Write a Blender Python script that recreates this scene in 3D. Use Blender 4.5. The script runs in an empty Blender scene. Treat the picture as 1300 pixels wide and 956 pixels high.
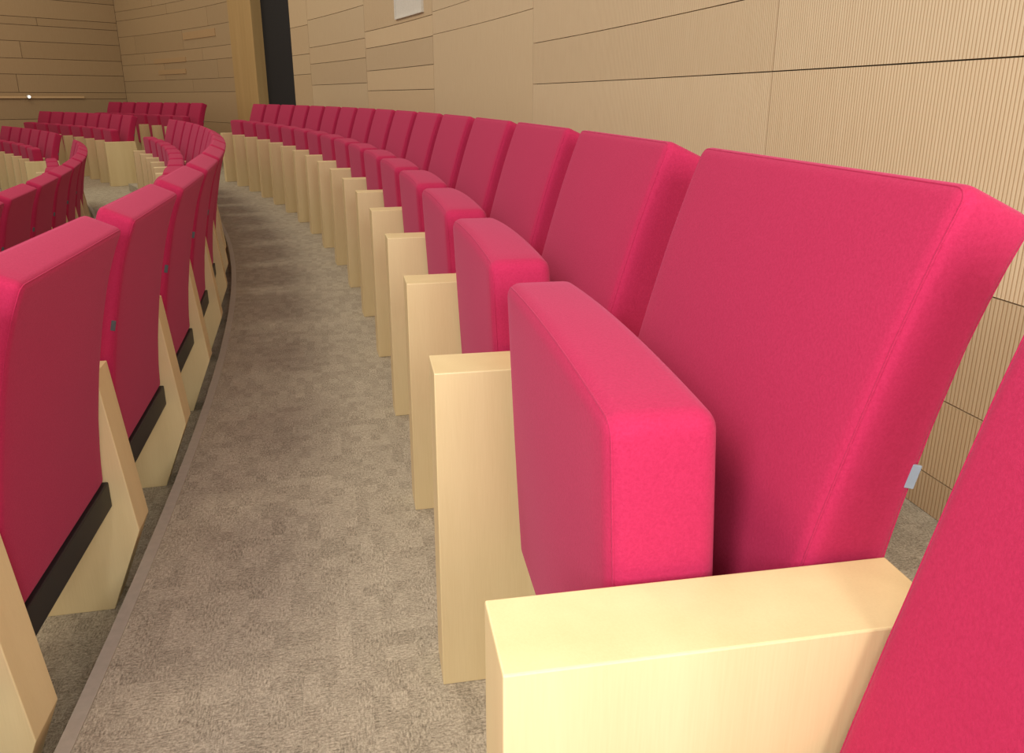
import bpy, bmesh, math, random
from mathutils import Vector, Matrix
random.seed(4)
C = bpy.context.scene.collection
SC = bpy.context.scene
R = math.radians
CX, CY = -24.79, -3.367
RW = 26.34          # wall radius
H2, H3, H4 = -.158, -.365, -.58
N1, N2, N3 = 24.46, 23.49, 22.45   # step edges
RR2, RR3 = 24.04, 23.06            # armrest fronts of the lower rows

def P(r, a, z=0.0):
    return (CX + r*math.cos(R(a)), CY + r*math.sin(R(a)), z)

# ---------------- materials ----------------
def new_mat(name):
    m = bpy.data.materials.new(name); m.use_nodes = True
    nt = m.node_tree
    return m, nt, nt.nodes['Principled BSDF']
def N(nt, t, **kw):
    n = nt.nodes.new(t)
    for k, v in kw.items(): setattr(n, k, v)
    return n
def L(nt, a, b): nt.links.new(a, b)
def math_n(nt, op, a, b=None, c=None):
    n = N(nt, 'ShaderNodeMath', operation=op)
    for i, v in enumerate((a, b, c)):
        if v is None: continue
        if isinstance(v, (int, float)): n.inputs[i].default_value = v
        else: L(nt, v, n.inputs[i])
    return n.outputs[0]
def mixc(nt, fac, a, b, blend='MIX'):
    n = N(nt, 'ShaderNodeMix', data_type='RGBA', blend_type=blend)
    if isinstance(fac, (int, float)): n.inputs[0].default_value = fac
    else: L(nt, fac, n.inputs[0])
    for i, v in ((6, a), (7, b)):
        if isinstance(v, tuple): n.inputs[i].default_value = (*v, 1)
        else: L(nt, v, n.inputs[i])
    return n.outputs[2]
def noise(nt, vec, scale, detail=2, rough=.5):
    n = N(nt, 'ShaderNodeTexNoise'); n.inputs['Scale'].default_value = scale
    n.inputs['Detail'].default_value = detail; n.inputs['Roughness'].default_value = rough
    L(nt, vec, n.inputs['Vector']); return n.outputs['Fac']
def mapping(nt, vec, s):
    n = N(nt, 'ShaderNodeMapping'); n.inputs['Scale'].default_value = s
    L(nt, vec, n.inputs['Vector']); return n.outputs[0]
def bump(nt, b, h, strength, dist):
    n = N(nt, 'ShaderNodeBump'); n.inputs['Strength'].default_value = strength
    n.inputs['Distance'].default_value = dist
    L(nt, h, n.inputs['Height']); L(nt, n.outputs[0], b.inputs['Normal'])

def m_fabric():
    m, nt, b = new_mat('red_wool_fabric')
    o = N(nt, 'ShaderNodeTexCoord').outputs['Object']
    f = noise(nt, o, 330, 3, .75); g = noise(nt, o, 9, 2)
    c = mixc(nt, f, (0.305, 0.011, 0.049), (0.51, 0.032, 0.106))
    c = mixc(nt, math_n(nt, 'MULTIPLY', g, .3), c, (0.365, 0.016, 0.064))
    L(nt, c, b.inputs['Base Color'])
    b.inputs['Roughness'].default_value = .95
    b.inputs['Specular IOR Level'].default_value = .12
    b.inputs['Sheen Weight'].default_value = .15
    b.inputs['Sheen Tint'].default_value = (1, .4, .6, 1)
    b.inputs['Sheen Roughness'].default_value = .5
    bump(nt, b, f, .4, .0012)
    return m
def m_wood(name, c1, c2, top=False):
    m, nt, b = new_mat(name)
    o = N(nt, 'ShaderNodeTexCoord').outputs['Object']
    rnd = N(nt, 'ShaderNodeObjectInfo').outputs['Random']
    vm = N(nt, 'ShaderNodeVectorMath', operation='ADD'); L(nt, mapping(nt, o, (9, 9, .7)), vm.inputs[0])
    cx = N(nt, 'ShaderNodeCombineXYZ'); L(nt, math_n(nt, 'MULTIPLY', rnd, 40), cx.inputs[0]); L(nt, cx.outputs[0], vm.inputs[1])
    f = noise(nt, vm.outputs[0], 1.2, 2, .5)
    g = noise(nt, mapping(nt, o, (160, 160, 6)), 3, 2)
    f = math_n(nt, 'ADD', math_n(nt, 'MULTIPLY', f, .75), math_n(nt, 'MULTIPLY', g, .25))
    rp = N(nt, 'ShaderNodeValToRGB'); L(nt, f, rp.inputs[0])
    rp.color_ramp.elements[0].position = .2; rp.color_ramp.elements[0].color = (*c1, 1)
    rp.color_ramp.elements[1].position = .8; rp.color_ramp.elements[1].color = (*c2, 1)
    L(nt, rp.outputs[0], b.inputs['Base Color'])
    b.inputs['Roughness'].default_value = .45
    bump(nt, b, g, .08, .001)
    return m
def m_carpet():
    m, nt, b = new_mat('woven_beige_carpet')
    o0 = N(nt, 'ShaderNodeTexCoord').outputs['Object']
    rt = N(nt, 'ShaderNodeMapping'); rt.inputs['Rotation'].default_value = (0, 0, R(-13)); L(nt, o0, rt.inputs[0]); o = rt.outputs[0]
    fine = noise(nt, o, 240, 2, .8)
    wx = noise(nt, mapping(nt, o, (80, 300, 1)), 1, 1, .5)
    wy = noise(nt, mapping(nt, o, (300, 80, 1)), 1, 1, .5)
    br = N(nt, 'ShaderNodeTexVoronoi', distance='CHEBYCHEV'); br.inputs['Scale'].default_value = 34
    br.inputs['Randomness'].default_value = .2
    L(nt, mapping(nt, o, (1, .7, 1)), br.inputs['Vector'])
    sp = N(nt, 'ShaderNodeSeparateColor'); L(nt, br.outputs['Color'], sp.inputs[0])
    sel = math_n(nt, 'GREATER_THAN', sp.outputs[0], .5)
    hm = N(nt, 'ShaderNodeMix', data_type='FLOAT'); L(nt, sel, hm.inputs[0]); L(nt, wx, hm.inputs[2]); L(nt, wy, hm.inputs[3])
    v = math_n(nt, 'ADD', math_n(nt, 'MULTIPLY', fine, .85), math_n(nt, 'MULTIPLY', hm.outputs[0], .60))
    v = math_n(nt, 'ADD', v, math_n(nt, 'MULTIPLY', math_n(nt, 'SUBTRACT', sp.outputs[1], .5), .11))
    rp = N(nt, 'ShaderNodeValToRGB'); L(nt, v, rp.inputs[0])
    e = rp.color_ramp.elements
    e[0].position = .45; e[0].color = (.175, .15, .108, 1)
    e[1].position = 1.0; e[1].color = (.63, .565, .435, 1)
    L(nt, rp.outputs[0], b.inputs['Base Color'])
    b.inputs['Roughness'].default_value = .95; b.inputs['Specular IOR Level'].default_value = .1
    bump(nt, b, v, .5, .003)
    return m
def m_wall(name, ribs=True):
    m, nt, b = new_mat(name)
    uv = N(nt, 'ShaderNodeUVMap').outputs[0]
    sx = N(nt, 'ShaderNodeSeparateXYZ'); L(nt, uv, sx.inputs[0])
    at = N(nt, 'ShaderNodeAttribute', attribute_name='tint')
    g = noise(nt, mapping(nt, uv, (30, 2.0, 1)), 3, 4, .6)
    c = mixc(nt, g, (.66, .505, .315), (.78, .635, .43))
    c = mixc(nt, 1.0, c, at.outputs['Color'], 'MULTIPLY')
    if ribs:
        fr = math_n(nt, 'FRACT', math_n(nt, 'MULTIPLY', sx.outputs[0], 1/.0115))
        gr = math_n(nt, 'SMOOTH_MIN', math_n(nt, 'ABSOLUTE', math_n(nt, 'SUBTRACT', fr, .5)), .22, .1)
        gr = math_n(nt, 'DIVIDE', gr, .2)
        dk = mixc(nt, 1.0, c, (.60, .47, .36), 'MULTIPLY')
        c = mixc(nt, gr, dk, c)
        bump(nt, b, gr, .3, .002)
    else:
        d = noise(nt, mapping(nt, uv, (220, 25, 1)), 1, 2)
        c = mixc(nt, math_n(nt, 'MULTIPLY', d, .25), c, mixc(nt, 1.0, at.outputs['Color'], (.54, .37, .20), 'MULTIPLY'))
    L(nt, c, b.inputs['Base Color'])
    b.inputs['Roughness'].default_value = .5
    return m
def m_plain(name, col, rough=.6, metal=0):
    m, nt, b = new_mat(name)
    o = N(nt, 'ShaderNodeTexCoord').outputs['Object']
    f = noise(nt, o, 60, 2)
    c = mixc(nt, f, tuple(x*.85 for x in col), tuple(min(1, x*1.12) for x in col))
    L(nt, c, b.inputs['Base Color']); b.inputs['Roughness'].default_value = rough
    b.inputs['Metallic'].default_value = metal
    return m
FAB = m_fabric()
WOOD = m_wood('pale_maple_veneer', (.64, .495, .25), (.78, .64, .36))
JAMB = m_wood('plain_maple_panel', (.44, .29, .12), (.55, .38, .17))
CARPET = m_carpet()
WALLR = m_wall('ribbed_timber_wall', True)
WALLS = m_wall('plain_timber_wall', False)
BLACK = m_plain('black_painted_metal', (.012, .012, .013), .5)
DARK = m_plain('dark_wall_cavity', (.13, .08, .04), .9)
VOID = m_plain('black_doorway', (.006, .007, .010), .8)
ALU = m_plain('brushed_nosing_metal', (.42, .38, .31), .5, 0)
TAG = m_plain('silver_grey_tag', (.28, .35, .44), .35, .2)
TAGD = m_plain('dark_grey_tag', (.07, .075, .085), .5, 0)
WHITE = m_plain('white_paint', (.72, .69, .62), .6)
em, ent, eb = new_mat('lamp_glow')
eb.inputs['Emission Color'].default_value = (1, .95, .85, 1); eb.inputs['Emission Strength'].default_value = 1.5

# ---------------- mesh helpers ----------------
def link(name, me, mat, parent=None, smooth=False):
    o = bpy.data.objects.new(name, me); C.objects.link(o)
    if mat: me.materials.append(mat)
    if parent: o.parent = parent
    if smooth:
        for p in me.polygons: p.use_smooth = True
    return o
class MB:
    def __init__(s): s.v=[]; s.f=[]; s.uv=[]; s.t=[]; s.m=[]
    def quad(s, pts, uvs=None, tint=(1,1,1), mi=0):
        i=len(s.v); s.v+=list(pts); s.f.append(tuple(range(i,i+len(pts))))
        s.uv.append(uvs or [(0,0)]*len(pts)); s.t.append(tint); s.m.append(mi)
    def slab(s, a0,a1,r0,r1,z0,z1,tint=(1,1,1),step=.5,mi=0):
        n=max(1,int(math.ceil((a1-a0)/step)))
        for k in range(n):
            b0=a0+(a1-a0)*k/n; b1=a0+(a1-a0)*(k+1)/n
            u0=R(b0)*RW; u1=R(b1)*RW
            s.quad([P(r0,b1,z0),P(r0,b0,z0),P(r0,b0,z1),P(r0,b1,z1)],[(u1,z0),(u0,z0),(u0,z1),(u1,z1)],tint,mi)
            s.quad([P(r1,b0,z0),P(r1,b1,z0),P(r1,b1,z1),P(r1,b0,z1)],[(u0,z0),(u1,z0),(u1,z1),(u0,z1)],tint,mi)
            s.quad([P(r0,b0,z1),P(r1,b0,z1),P(r1,b1,z1),P(r0,b1,z1)],[(u0,z1)]*4,tint,mi)
            s.quad([P(r0,b1,z0),P(r1,b1,z0),P(r1,b0,z0),P(r0,b0,z0)],[(u0,z0)]*4,tint,mi)
        for a,fl in ((a0,0),(a1,1)):
            q=[P(r0,a,z0),P(r1,a,z0),P(r1,a,z1),P(r0,a,z1)]
            if fl: q=q[::-1]
            s.quad(q,[(r0,z0),(r1,z0),(r1,z1),(r0,z1)] if not fl else [(r0,z1),(r1,z1),(r1,z0),(r0,z0)],tint,mi)
    def build(s,name,mats,parent=None):
        me=bpy.data.meshes.new(name); me.from_pydata(s.v,[],s.f)
        me.uv_layers.new(name='UVMap'); me.color_attributes.new('tint','FLOAT_COLOR','CORNER')
        uvs=[]; cols=[]
        for fi,f in enumerate(s.f):
            for k in range(len(f)):
                uvs+=list(s.uv[fi][k]); cols+=[*s.t[fi],1.0]
        me.uv_layers['UVMap'].data.foreach_set('uv',uvs)
        me.color_attributes['tint'].data.foreach_set('color',cols)
        for m in mats: me.materials.append(m)
        for p,mi in zip(me.polygons,s.m): p.material_index=mi
        o=bpy.data.objects.new(name,me); C.objects.link(o)
        if parent: o.parent=parent
        return o
def struct(o): o['kind']='structure'; return o

# ---------------- setting: floor ----------------
fl = MB()
prof = [(26.42,-.9),(26.42,0),(N1,0),(N1,H2),(N2,H2),(N2,H3),(N3,H3),(N3,H4),(17,H4),(17,-.9)]
for a in range(-8, 51):
    a1 = a+1 if a < 50 else 50.3
    for (r0,z0),(r1,z1) in zip(prof, prof[1:]+prof[:1]):
        fl.quad([P(r0,a,z0),P(r0,a1,z0),P(r1,a1,z1),P(r1,a,z1)])
for aa in (-8, 50.3):
    fl.quad([P(r,aa,z) for r,z in prof])
# half steps in the radial aisle
for (rr, zz) in ((N1,H2),(N2,H3),(N3,H4)):
    fl.slab(33.0,34.9,rr-.34,rr-.001,zz-.02,zz+.09)
struct(fl.build('floor',[CARPET]))
for i,(rr,zz) in enumerate(((N1,0),(N2,H2),(N3,H3))):
    t=MB(); t.slab(-8,50,rr-.006,rr+.020,zz-.030,zz+.003); struct(t.build('trim_%d'%(i+1),[ALU]))

# ---------------- setting: walls ----------------
def tint(lo=.94,hi=1.04):
    k=random.uniform(lo,hi); w=random.uniform(-.03,.03); return (k,k*(1-w*.4),k*(1-w))
def dimmed(t,dim): return (t[0]*dim, t[1]*dim*(.80+.20*dim), t[2]*dim*(.5+.5*dim))  # far sections: falloff of light painted into the panel tint
GA=.006; TOP=4.2
wb=MB()
def section(mb,a0,a1,seams,ribset=None,split=None,dim=1.0,low=None):
    zs=[0.0]+[1+z for z in seams]+[TOP]
    for k in range(len(zs)-1):
        z0,z1=zs[k],zs[k+1]
        cuts=[a0]+((split or {}).get(k,[]))+[a1]
        for c0,c1 in zip(cuts,cuts[1:]):
            mi=0 if (ribset is None or k in ribset) else 1
            g=GA if a0<20 else .009
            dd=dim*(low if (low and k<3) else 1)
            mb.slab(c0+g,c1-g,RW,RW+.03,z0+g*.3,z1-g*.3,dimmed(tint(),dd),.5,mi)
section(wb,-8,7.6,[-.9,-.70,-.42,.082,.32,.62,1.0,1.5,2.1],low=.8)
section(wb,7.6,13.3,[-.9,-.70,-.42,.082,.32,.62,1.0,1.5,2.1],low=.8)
section(wb,13.3,18.9,[-.9,-.70,-.42,.082,.32,.62,1.0,1.5,2.1])
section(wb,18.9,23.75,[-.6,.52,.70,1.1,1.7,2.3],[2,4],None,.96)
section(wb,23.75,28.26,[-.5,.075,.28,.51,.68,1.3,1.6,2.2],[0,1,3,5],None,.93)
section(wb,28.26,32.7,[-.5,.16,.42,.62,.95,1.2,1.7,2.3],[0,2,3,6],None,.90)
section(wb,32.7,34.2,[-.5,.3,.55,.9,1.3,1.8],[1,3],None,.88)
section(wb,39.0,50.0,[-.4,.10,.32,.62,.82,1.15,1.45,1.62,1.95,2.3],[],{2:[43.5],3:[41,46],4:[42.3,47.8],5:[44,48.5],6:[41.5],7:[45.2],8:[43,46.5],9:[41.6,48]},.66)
for a0,a1 in ((-8,34.2),(39,50.4)): wb.slab(a0,a1,RW+.031,RW+.12,0,TOP,(1,1,1),.5,2)
wb.slab(36.9,39.0,RW-.10,RW+.12,0,TOP,(1,1,1),.5,3)
struct(wb.build('wall_back',[WALLR,WALLS,DARK,JAMB]))
nb=MB()
for a0,a1,z0,z1 in ((40.9,43.9,1.98,2.10),(43.9,46.9,1.62,1.70),(44.0,46.6,1.42,1.50)):
    nb.slab(a0,a1,RW-.012,RW,z0,z1,(.72,.62,.50),.5,0)
struct(nb.build('trim_4',[WALLS]))
# black doorway
db=MB(); db.slab(34.2,36.9,RW+.05,RW+.12,0,TOP)
struct(db.build('door_1',[VOID]))
# side wall (radial plane at 50 degrees)
sw=MB()
def rslab(mb,r0,r1,z0,z1,y0,y1,tn=(1,1,1),mi=0):
    d=Vector((math.cos(R(50)),math.sin(R(50)),0)); n=Vector((math.sin(R(50)),-math.cos(R(50)),0)); c=Vector((CX,CY,0))
    def q(r,y,z): return tuple(c+d*r+n*y+Vector((0,0,z)))
    A=[q(r0,y0,z0),q(r1,y0,z0),q(r1,y1,z0),q(r0,y1,z0),q(r0,y0,z1),q(r1,y0,z1),q(r1,y1,z1),q(r0,y1,z1)]
    for f in ((0,1,5,4),(1,2,6,5),(2,3,7,6),(3,0,4,7),(4,5,6,7),(3,2,1,0)):
        rr=[(r0,r1,r1,r0,r0,r1,r1,r0)[i] for i in f]; zz=[A[i][2] for i in f]
        mb.quad([A[i] for i in f],list(zip(rr,zz)),tn,mi)
zs=[-.7,.1,.62,.98,1.1,1.42,1.7,2.0,2.28,2.42,2.75,3.2,TOP]
for k in range(len(zs)-1):
    cuts=[17]+sorted(random.uniform(18,25.6) for _ in range(2))+[RW]
    for c0,c1 in zip(cuts,cuts[1:]):
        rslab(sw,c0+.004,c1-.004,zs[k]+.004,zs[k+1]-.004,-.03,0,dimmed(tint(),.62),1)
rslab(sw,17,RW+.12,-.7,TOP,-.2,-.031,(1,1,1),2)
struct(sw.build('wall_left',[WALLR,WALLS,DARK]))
lt=MB(); rslab(lt,21,25.5,.995,1.03,.001,.03,(1.0,.93,.80),0); struct(lt.build('trim_5',[WALLS]))

# booth window high on the wall
wn=MB(); a0,a1,z0,z1=24.25,26.0,1.72,2.3
wn.slab(a0,a1,RW-.004,RW,z0,z1,(1,1,1),.5,0)
wn.slab(a0,a1,RW-.02,RW-.004,z0,z0+.012,(1,1,1),.5,1); wn.slab(a0,a1,RW-.02,RW-.004,z1-.012,z1,(1,1,1),.5,1)
wn.slab(a0,a0+.03,RW-.02,RW-.004,z0+.012,z1-.012,(1,1,1),.5,1); wn.slab(a1-.03,a1,RW-.02,RW-.004,z0+.012,z1-.012,(1,1,1),.5,1)
struct(wn.build('window_1',[WHITE,WHITE]))

# wall lamp
d=Vector((math.cos(R(50)),math.sin(R(50)),0)); n=Vector((math.sin(R(50)),-math.cos(R(50)),0))
lp=Vector((CX,CY,0))+d*24.5+Vector((0,0,1.02))
lamp=bpy.data.objects.new('wall_lamp',None); C.objects.link(lamp); lamp.location=lp+n*.03
lamp['label']='tiny glowing white spot lamp on the far left timber wall ledge'; lamp['category']='lamp'
def cyl(name,mat,r,h,off,parent):
    bm=bmesh.new(); bmesh.ops.create_cone(bm,cap_ends=True,segments=20,radius1=r,radius2=r*.85,depth=h)
    rot=n.to_track_quat('Z','Y').to_matrix().to_4x4(); bmesh.ops.transform(bm,matrix=Matrix.Translation(n*off)@rot,verts=bm.verts)
    me=bpy.data.meshes.new(name); bm.to_mesh(me); bm.free(); return link(name,me,mat,parent,True)
cyl('housing',WHITE,.038,.04,.02,lamp); cyl('lamp_lens',em,.026,.012,.046,lamp)

# ---------------- seats ----------------
R0=25.1; HA=.725
def bake(x,y,z):            # seat-centre frame -> seat root frame (root at side panel centre, x outward)
    c,s=math.cos(R(HA)),math.sin(R(HA))
    return (-R0+(R0+x)*c-y*s, (R0+x)*s+y*c, z)
def coords(h,rad,n):
    L_=[-h,-h+rad*.15,-h+rad*.4,-h+rad*.7,-h+rad]
    inner=[-h+rad+(2*(h-rad))*k/n for k in range(1,n)]
    return L_+inner+[-v for v in L_[::-1]]
def rounded(hx,hy,hz,rad,nx,ny,nz):
    xs,ys,zs_=coords(hx,rad,nx),coords(hy,rad,ny),coords(hz,rad,nz)
    bm=bmesh.new(); V={}
    def gv(x,y,z):
        k=(round(x,5),round(y,5),round(z,5))
        if k not in V:
            q=Vector((max(-hx+rad,min(hx-rad,x)),max(-hy+rad,min(hy-rad,y)),max(-hz+rad,min(hz-rad,z))))
            dd=Vector((x,y,z))-q
            V[k]=bm.verts.new(q+dd.normalized()*rad if dd.length>1e-7 else q)
        return V[k]
    def face(A,B,fn,flip):
        for i in range(len(A)-1):
            for j in range(len(B)-1):
                q=[gv(*fn(A[i],B[j])),gv(*fn(A[i+1],B[j])),gv(*fn(A[i+1],B[j+1])),gv(*fn(A[i],B[j+1]))]
                bm.faces.new(q[::-1] if flip else q)
    face(ys,zs_,lambda a,b:(hx,a,b),False); face(ys,zs_,lambda a,b:(-hx,a,b),True)
    face(xs,zs_,lambda a,b:(a,hy,b),True); face(xs,zs_,lambda a,b:(a,-hy,b),False)
    face(xs,ys,lambda a,b:(a,b,hz),False); face(xs,ys,lambda a,b:(a,b,-hz),True)
    bmesh.ops.recalc_face_normals(bm,faces=bm.faces)
    return bm
def interp(T,z):
    for (z0,a0,b0),(z1,a1,b1) in zip(T,T[1:]):
        if z<=z1 or (z1,a1,b1)==T[-1]:
            k=(z-z0)/(z1-z0); return a0+(a1-a0)*k, b0+(b1-b0)*k
BZ0,BZ1=.33,.935
BT=[(.33,.222,.345),(.40,.235,.348),(.50,.258,.358),(.60,.283,.374),(.70,.310,.394),(.80,.339,.418),(.87,.362,.439),(.935,.386,.460)]
BHX,BHY,BHZ=.05,.262,.3025
BR,CR=.017,.021
def back_def(v):
    z=(BZ0+BZ1)/2+v[2]; f,b=interp(BT,z)
    k=(v[0]+BHX)/(2*BHX); x=f+(b-f)*k
    yy=v[1]/BHY; zz=v[2]/BHZ
    bul=(1-yy*yy)*(1-zz*zz)*.008
    x+= -bul*(1-k)+bul*k
    z2=z-.034*k*max(0,zz)**3       # top slopes down to the rear
    y=v[1]*(1+.022*max(0,zz))
    return bake(x,y,z2)
CHX,CHY,CHZ=.053,.258,.232
def cush_def(v):                      # folded up
    z=.507+v[2]; yy=v[1]/CHY; zz=v[2]/CHZ; k=(v[0]+CHX)/(2*CHX)
    x=.150+v[0]-.012*zz
    bul=(1-yy*yy)*(1-zz*zz)*.008
    x+=-bul*(1-k)+bul*k
    z+= (1-yy*yy)*.010*max(0,zz)
    return bake(x,v[1],z)
def cush_down(v):                     # folded down: rotate about the hinge
    a=.145+v[0]-.15; b=.505+v[2]-.30
    return bake(.255-b, v[1], .41+a*1.0+.02)
def loop_tube(defn,hx,hy,hz,side,rad,r=.0011,seg=6):
    # welt running on the rounded rim of the front or rear face
    e=rad*.29; A=hy-e; B=hz-e; rc=rad*.8
    n_=14
    def arc(cx,cz,a0):
        return [(cx+rc*math.cos(a0+math.pi/2*k/5),cz+rc*math.sin(a0+math.pi/2*k/5)) for k in range(6)]
    raw=arc(A-rc,B-rc,0)+[( (A-rc)*(1-2*k/n_),B) for k in range(1,n_)]+arc(-A+rc,B-rc,math.pi/2)+[(-A,(B-rc)*(1-2*k/n_)) for k in range(1,n_)]+arc(-A+rc,-B+rc,math.pi)+[(-(A-rc)*(1-2*k/n_),-B) for k in range(1,n_)]+arc(A-rc,-B+rc,1.5*math.pi)+[(A,-(B-rc)*(1-2*k/n_)) for k in range(1,n_)]
    P3=[Vector(defn((side*(hx-e),y,z))) for y,z in raw]
    bm=bmesh.new(); rings=[]; m_=len(P3)
    for i in range(m_):
        t=(P3[(i+1)%m_]-P3[i-1]).normalized(); a=Vector((1,0,0)).cross(t).normalized(); b=t.cross(a)
        rings.append([bm.verts.new(P3[i]+a*r*math.cos(2*math.pi*k/seg)+b*r*math.sin(2*math.pi*k/seg)) for k in range(seg)])
    for i in range(m_):
        A_,B_=rings[i],rings[(i+1)%m_]
        for k in range(seg): bm.faces.new((A_[k],A_[(k+1)%seg],B_[(k+1)%seg],B_[k]))
    bmesh.ops.recalc_face_normals(bm,faces=bm.faces)
    return bm
def tomesh(bm,name):
    me=bpy.data.meshes.new(name); bm.to_mesh(me); bm.free(); return me
def apply(bm,fn):
    for v in bm.verts: v.co=Vector(fn(tuple(v.co)))
    bmesh.ops.recalc_face_normals(bm,faces=bm.faces)
def box_bm(x0,x1,y0,y1,z0,z1,bev=.003,fn=lambda v:bake(*v)):
    bm=bmesh.new(); bmesh.ops.create_cube(bm,size=1)
    for v in bm.verts: v.co=Vector(((x0+x1)/2+v.co.x*(x1-x0),(y0+y1)/2+v.co.y*(y1-y0),(z0+z1)/2+v.co.z*(z1-z0)))
    if bev: bmesh.ops.bevel(bm,geom=bm.edges[:],offset=bev,segments=2,affect='EDGES',profile=.5)
    if fn: apply(bm,fn)
    return bm
def tag_bm():      # thin tab, slanted like the back's rear edge
    bm=box_bm(-.005,.005,-.0015,.0015,-.012,.012,.0008,None)
    bmesh.ops.transform(bm,matrix=Matrix.Rotation(R(14),4,'Y'),verts=bm.verts)
    for v in bm.verts: v.co+=Vector((.380,-.2615,.665))
    apply(bm,lambda v:bake(*v)); return bm
def panel_mesh():
    pr=[(-.02,0),(-.02,.588),(.360,.588),(.400,.20),(.32,0)]; T=.0475
    bm=bmesh.new()
    a=[bm.verts.new((x,-T,z)) for x,z in pr]; b=[bm.verts.new((x,T,z)) for x,z in pr]
    bm.faces.new(a[::-1]); bm.faces.new(b)
    for i in range(len(pr)): bm.faces.new((a[i],a[(i+1)%len(pr)],b[(i+1)%len(pr)],b[i]))
    bmesh.ops.recalc_face_normals(bm,faces=bm.faces)
    bmesh.ops.bevel(bm,geom=bm.edges[:],offset=.0018,segments=2,affect='EDGES',profile=.5)
    return tomesh(bm,'side_panel')
PANEL=panel_mesh(); PANEL.materials.append(WOOD)

def make_seat(down=False):
    root=bpy.data.objects.new('auditorium_seat',None); C.objects.link(root)
    o=bpy.data.objects.new('side_panel',PANEL); C.objects.link(o); o.parent=root
    bm=rounded(BHX,BHY,BHZ,BR,2,14,16); apply(bm,back_def)
    bk=link('backrest',tomesh(bm,'backrest'),FAB,root,True)
    link('seam_piping',tomesh(loop_tube(back_def,BHX,BHY,BHZ,-1,BR),'seam_piping'),FAB,bk,True)
    link('seam_piping',tomesh(loop_tube(back_def,BHX,BHY,BHZ,1,BR),'seam_piping_rear'),FAB,bk,True)
    tg=link('fabric_tag',tomesh(tag_bm(),'fabric_tag'),TAG,bk); tg['label']='small silver grey tag sewn on the side seam'
    cd=cush_down if down else cush_def
    bm=rounded(CHX,CHY,CHZ,CR,2,14,14); apply(bm,cd)
    cu=link('seat_cushion',tomesh(bm,'seat_cushion'),FAB,root,True)
    link('seam_piping',tomesh(loop_tube(cd,CHX,CHY,CHZ,-1,CR),'seam_piping_seat'),FAB,cu,True)
    r_=link('support_rail',tomesh(box_bm(.325,.352,-.262,.262,.272,.334,.003),'support_rail'),BLACK,root); r_['label']='black metal rail under the backrest'
    for s in (-1,1):
        link('hinge_bracket',tomesh(box_bm(.12,.33,s*.20-.012,s*.20+.012,.285,.325,.003),'hinge_bracket'),BLACK,root)
    return root
def dup(root):
    r=root.copy(); C.objects.link(r)
    for ch in list(root.children):
        c=ch.copy(); C.objects.link(c); c.parent=r
        for g in ch.children:
            e=g.copy(); C.objects.link(e); e.parent=c
    return r
def place(o,r,a,z): o.location=P(r,a,z); o.rotation_euler=(0,0,R(a))
def end_panel(root,da,r):
    o=bpy.data.objects.new('side_panel',PANEL); C.objects.link(o); o.parent=root
    o.location=(-r+r*math.cos(R(da)), r*math.sin(R(da)),0); o.rotation_euler=(0,0,R(da))
ORD=['first','second','third','fourth','fifth','sixth','seventh','eighth','ninth','tenth','eleventh','twelfth','thirteenth','fourteenth','fifteenth','sixteenth','seventeenth']
proto=make_seat(); used=[False]
seats_end=[]
def row(angs,r,z,pitch,label_fn,group,darktag=True):
    for i,a in enumerate(angs):
        if not used[0]: o=proto; used[0]=True
        else: o=dup(proto)
        place(o,r,a,z); o['label']=label_fn(i,len(angs)); o['category']='seat'; o['group']=group
        if darktag:
            for ch in o.children:
                for g in ch.children:
                    if g.name.startswith('fabric_tag'):
                        g.material_slots[0].link='OBJECT'; g.material_slots[0].material=TAGD
                        g['label']='small dark grey tag sewn on the side seam'
        if i==len(angs)-1: seats_end.append((o,pitch,r))
def lab1(i,n):
    if i==0: return 'largest folded red seat, whole in view behind the nearest pale wooden armrest'
    if i<8: return 'red folded seat along the ribbed timber wall, %s beyond the largest near seat'%ORD[i-1]
    if i==n-1: return 'red folded seat at the doorway end of the row along the timber wall'
    return 'small red folded seat along the timber wall, %s from the black doorway end'%ORD[n-1-i]
row([8.95]+[10.51+1.45*k for k in range(15)],R0,0,1.45,lab1,'red seats in the back row along the timber wall',False)
def lab2(i,n):
    if i==0: return 'red seat at the bottom left corner, only a lower backrest sliver in view'
    if i==1: return 'large red seat seen from behind at the left edge, nearest complete backrest'
    if i<8: return 'red seat seen from behind across the carpet, %s beyond the largest left backrest'%ORD[i-2]
    return 'red seat in the row left of the carpet aisle, %s from its far end'%ORD[n-1-i]
row([8.88+1.495*k for k in range(15)],RR2,H2,1.495,lab2,'red seats in the second row left of the carpet aisle')
def lab3(i,n):
    if i<5: return 'red seat of the lower left row, %s backrest from the left picture edge'%ORD[i]
    return 'red seat of the lower left row, %s from its far end by the steps'%ORD[n-1-i]
row([16.0+1.57*k for k in range(10)],RR3,H3,1.57,lab3,'red seats in the third row at far left')
def labf(s):
    return lambda i,n: 'small distant red seat beyond the steps, %s row, %s from the aisle'%(s,ORD[i])
row([37.4+1.45*k for k in range(7)],R0,0,1.45,labf('uppermost'),'far block seats, uppermost row')
row([36.6+1.5*k for k in range(8)],RR2,H2,1.5,labf('middle'),'far block seats, middle row')
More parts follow.
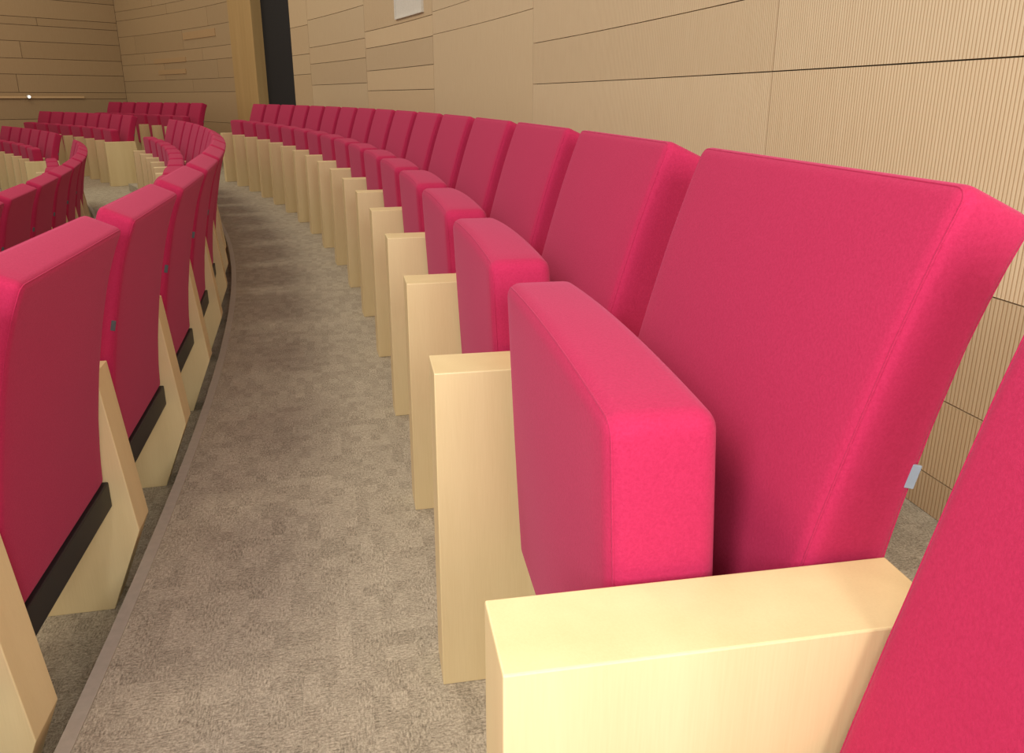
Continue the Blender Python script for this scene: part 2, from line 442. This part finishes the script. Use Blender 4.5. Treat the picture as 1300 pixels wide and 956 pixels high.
row([36.2+1.57*k for k in range(6)],RR3,H3,1.57,labf('lowest'),'far block seats, lowest row')
for o,p,r in seats_end: end_panel(o,p,r)
# the first bay is a little wider than the others
for ch in proto.children:
    nm=ch.name.split('.')[0]
    if nm in ('backrest','seat_cushion'): ch.scale.y=1.05
    if nm=='side_panel': ch.rotation_euler.z=R(1.2)
s1=make_seat(True); place(s1,R0,7.51,0)
s1['label']='red seat cropped at the bottom right corner, its backrest in front of the wooden armrest'; s1['category']='seat'
s1['group']='red seats in the back row along the timber wall'

# ---------------- lights ----------------
w=bpy.data.worlds.new('world'); SC.world=w; w.use_nodes=True
bg=w.node_tree.nodes['Background']; bg.inputs[0].default_value=(1,.93,.83,1); bg.inputs[1].default_value=.50
def area(name,loc,target,size,power,col):
    l=bpy.data.lights.new(name,'AREA'); l.energy=power; l.size=size; l.color=col; l.shape='DISK'
    o=bpy.data.objects.new(name,l); C.objects.link(o); o.location=loc
    o.rotation_euler=(Vector(target)-Vector(loc)).to_track_quat('-Z','Y').to_euler(); return o
for a,pw in ((2,52),(10,52),(18,48),(27,42),(36,34),(45,28)):
    area('ceiling_spot_light',P(22.9,a,4.1),P(24.3,a,0),1.2,pw,(1,.88,.70) if a<30 else (1,.74,.46))
area('rear_fill_light',(-.9,-1.6,1.9),(-.2,3,.4),1.1,42,(1,.98,.97))  # added soft fill from behind the camera, not a lamp of the hall
area('left_backs_fill_light',(.75,-1.1,1.5),(-1.1,2.6,.3),.9,42,(1,.98,.97))  # added fill lamp, brightens the backrests of the left row
area('camera_flash_light',(-.35,-.30,1.35),(.1,2.5,.6),.25,8,(1,.99,1))

# ---------------- camera ----------------
cam=bpy.data.cameras.new('camera'); co=bpy.data.objects.new('camera',cam); C.objects.link(co)
co.location=(0,0,1.0); co.rotation_euler=(R(90-17.15),0,0)
cam.sensor_width=36; cam.lens=36*1000/1300; cam.shift_y=-45/1300; cam.clip_start=.02
SC.camera=co
SC.view_settings.view_transform='Standard'
SC.view_settings.look='None'
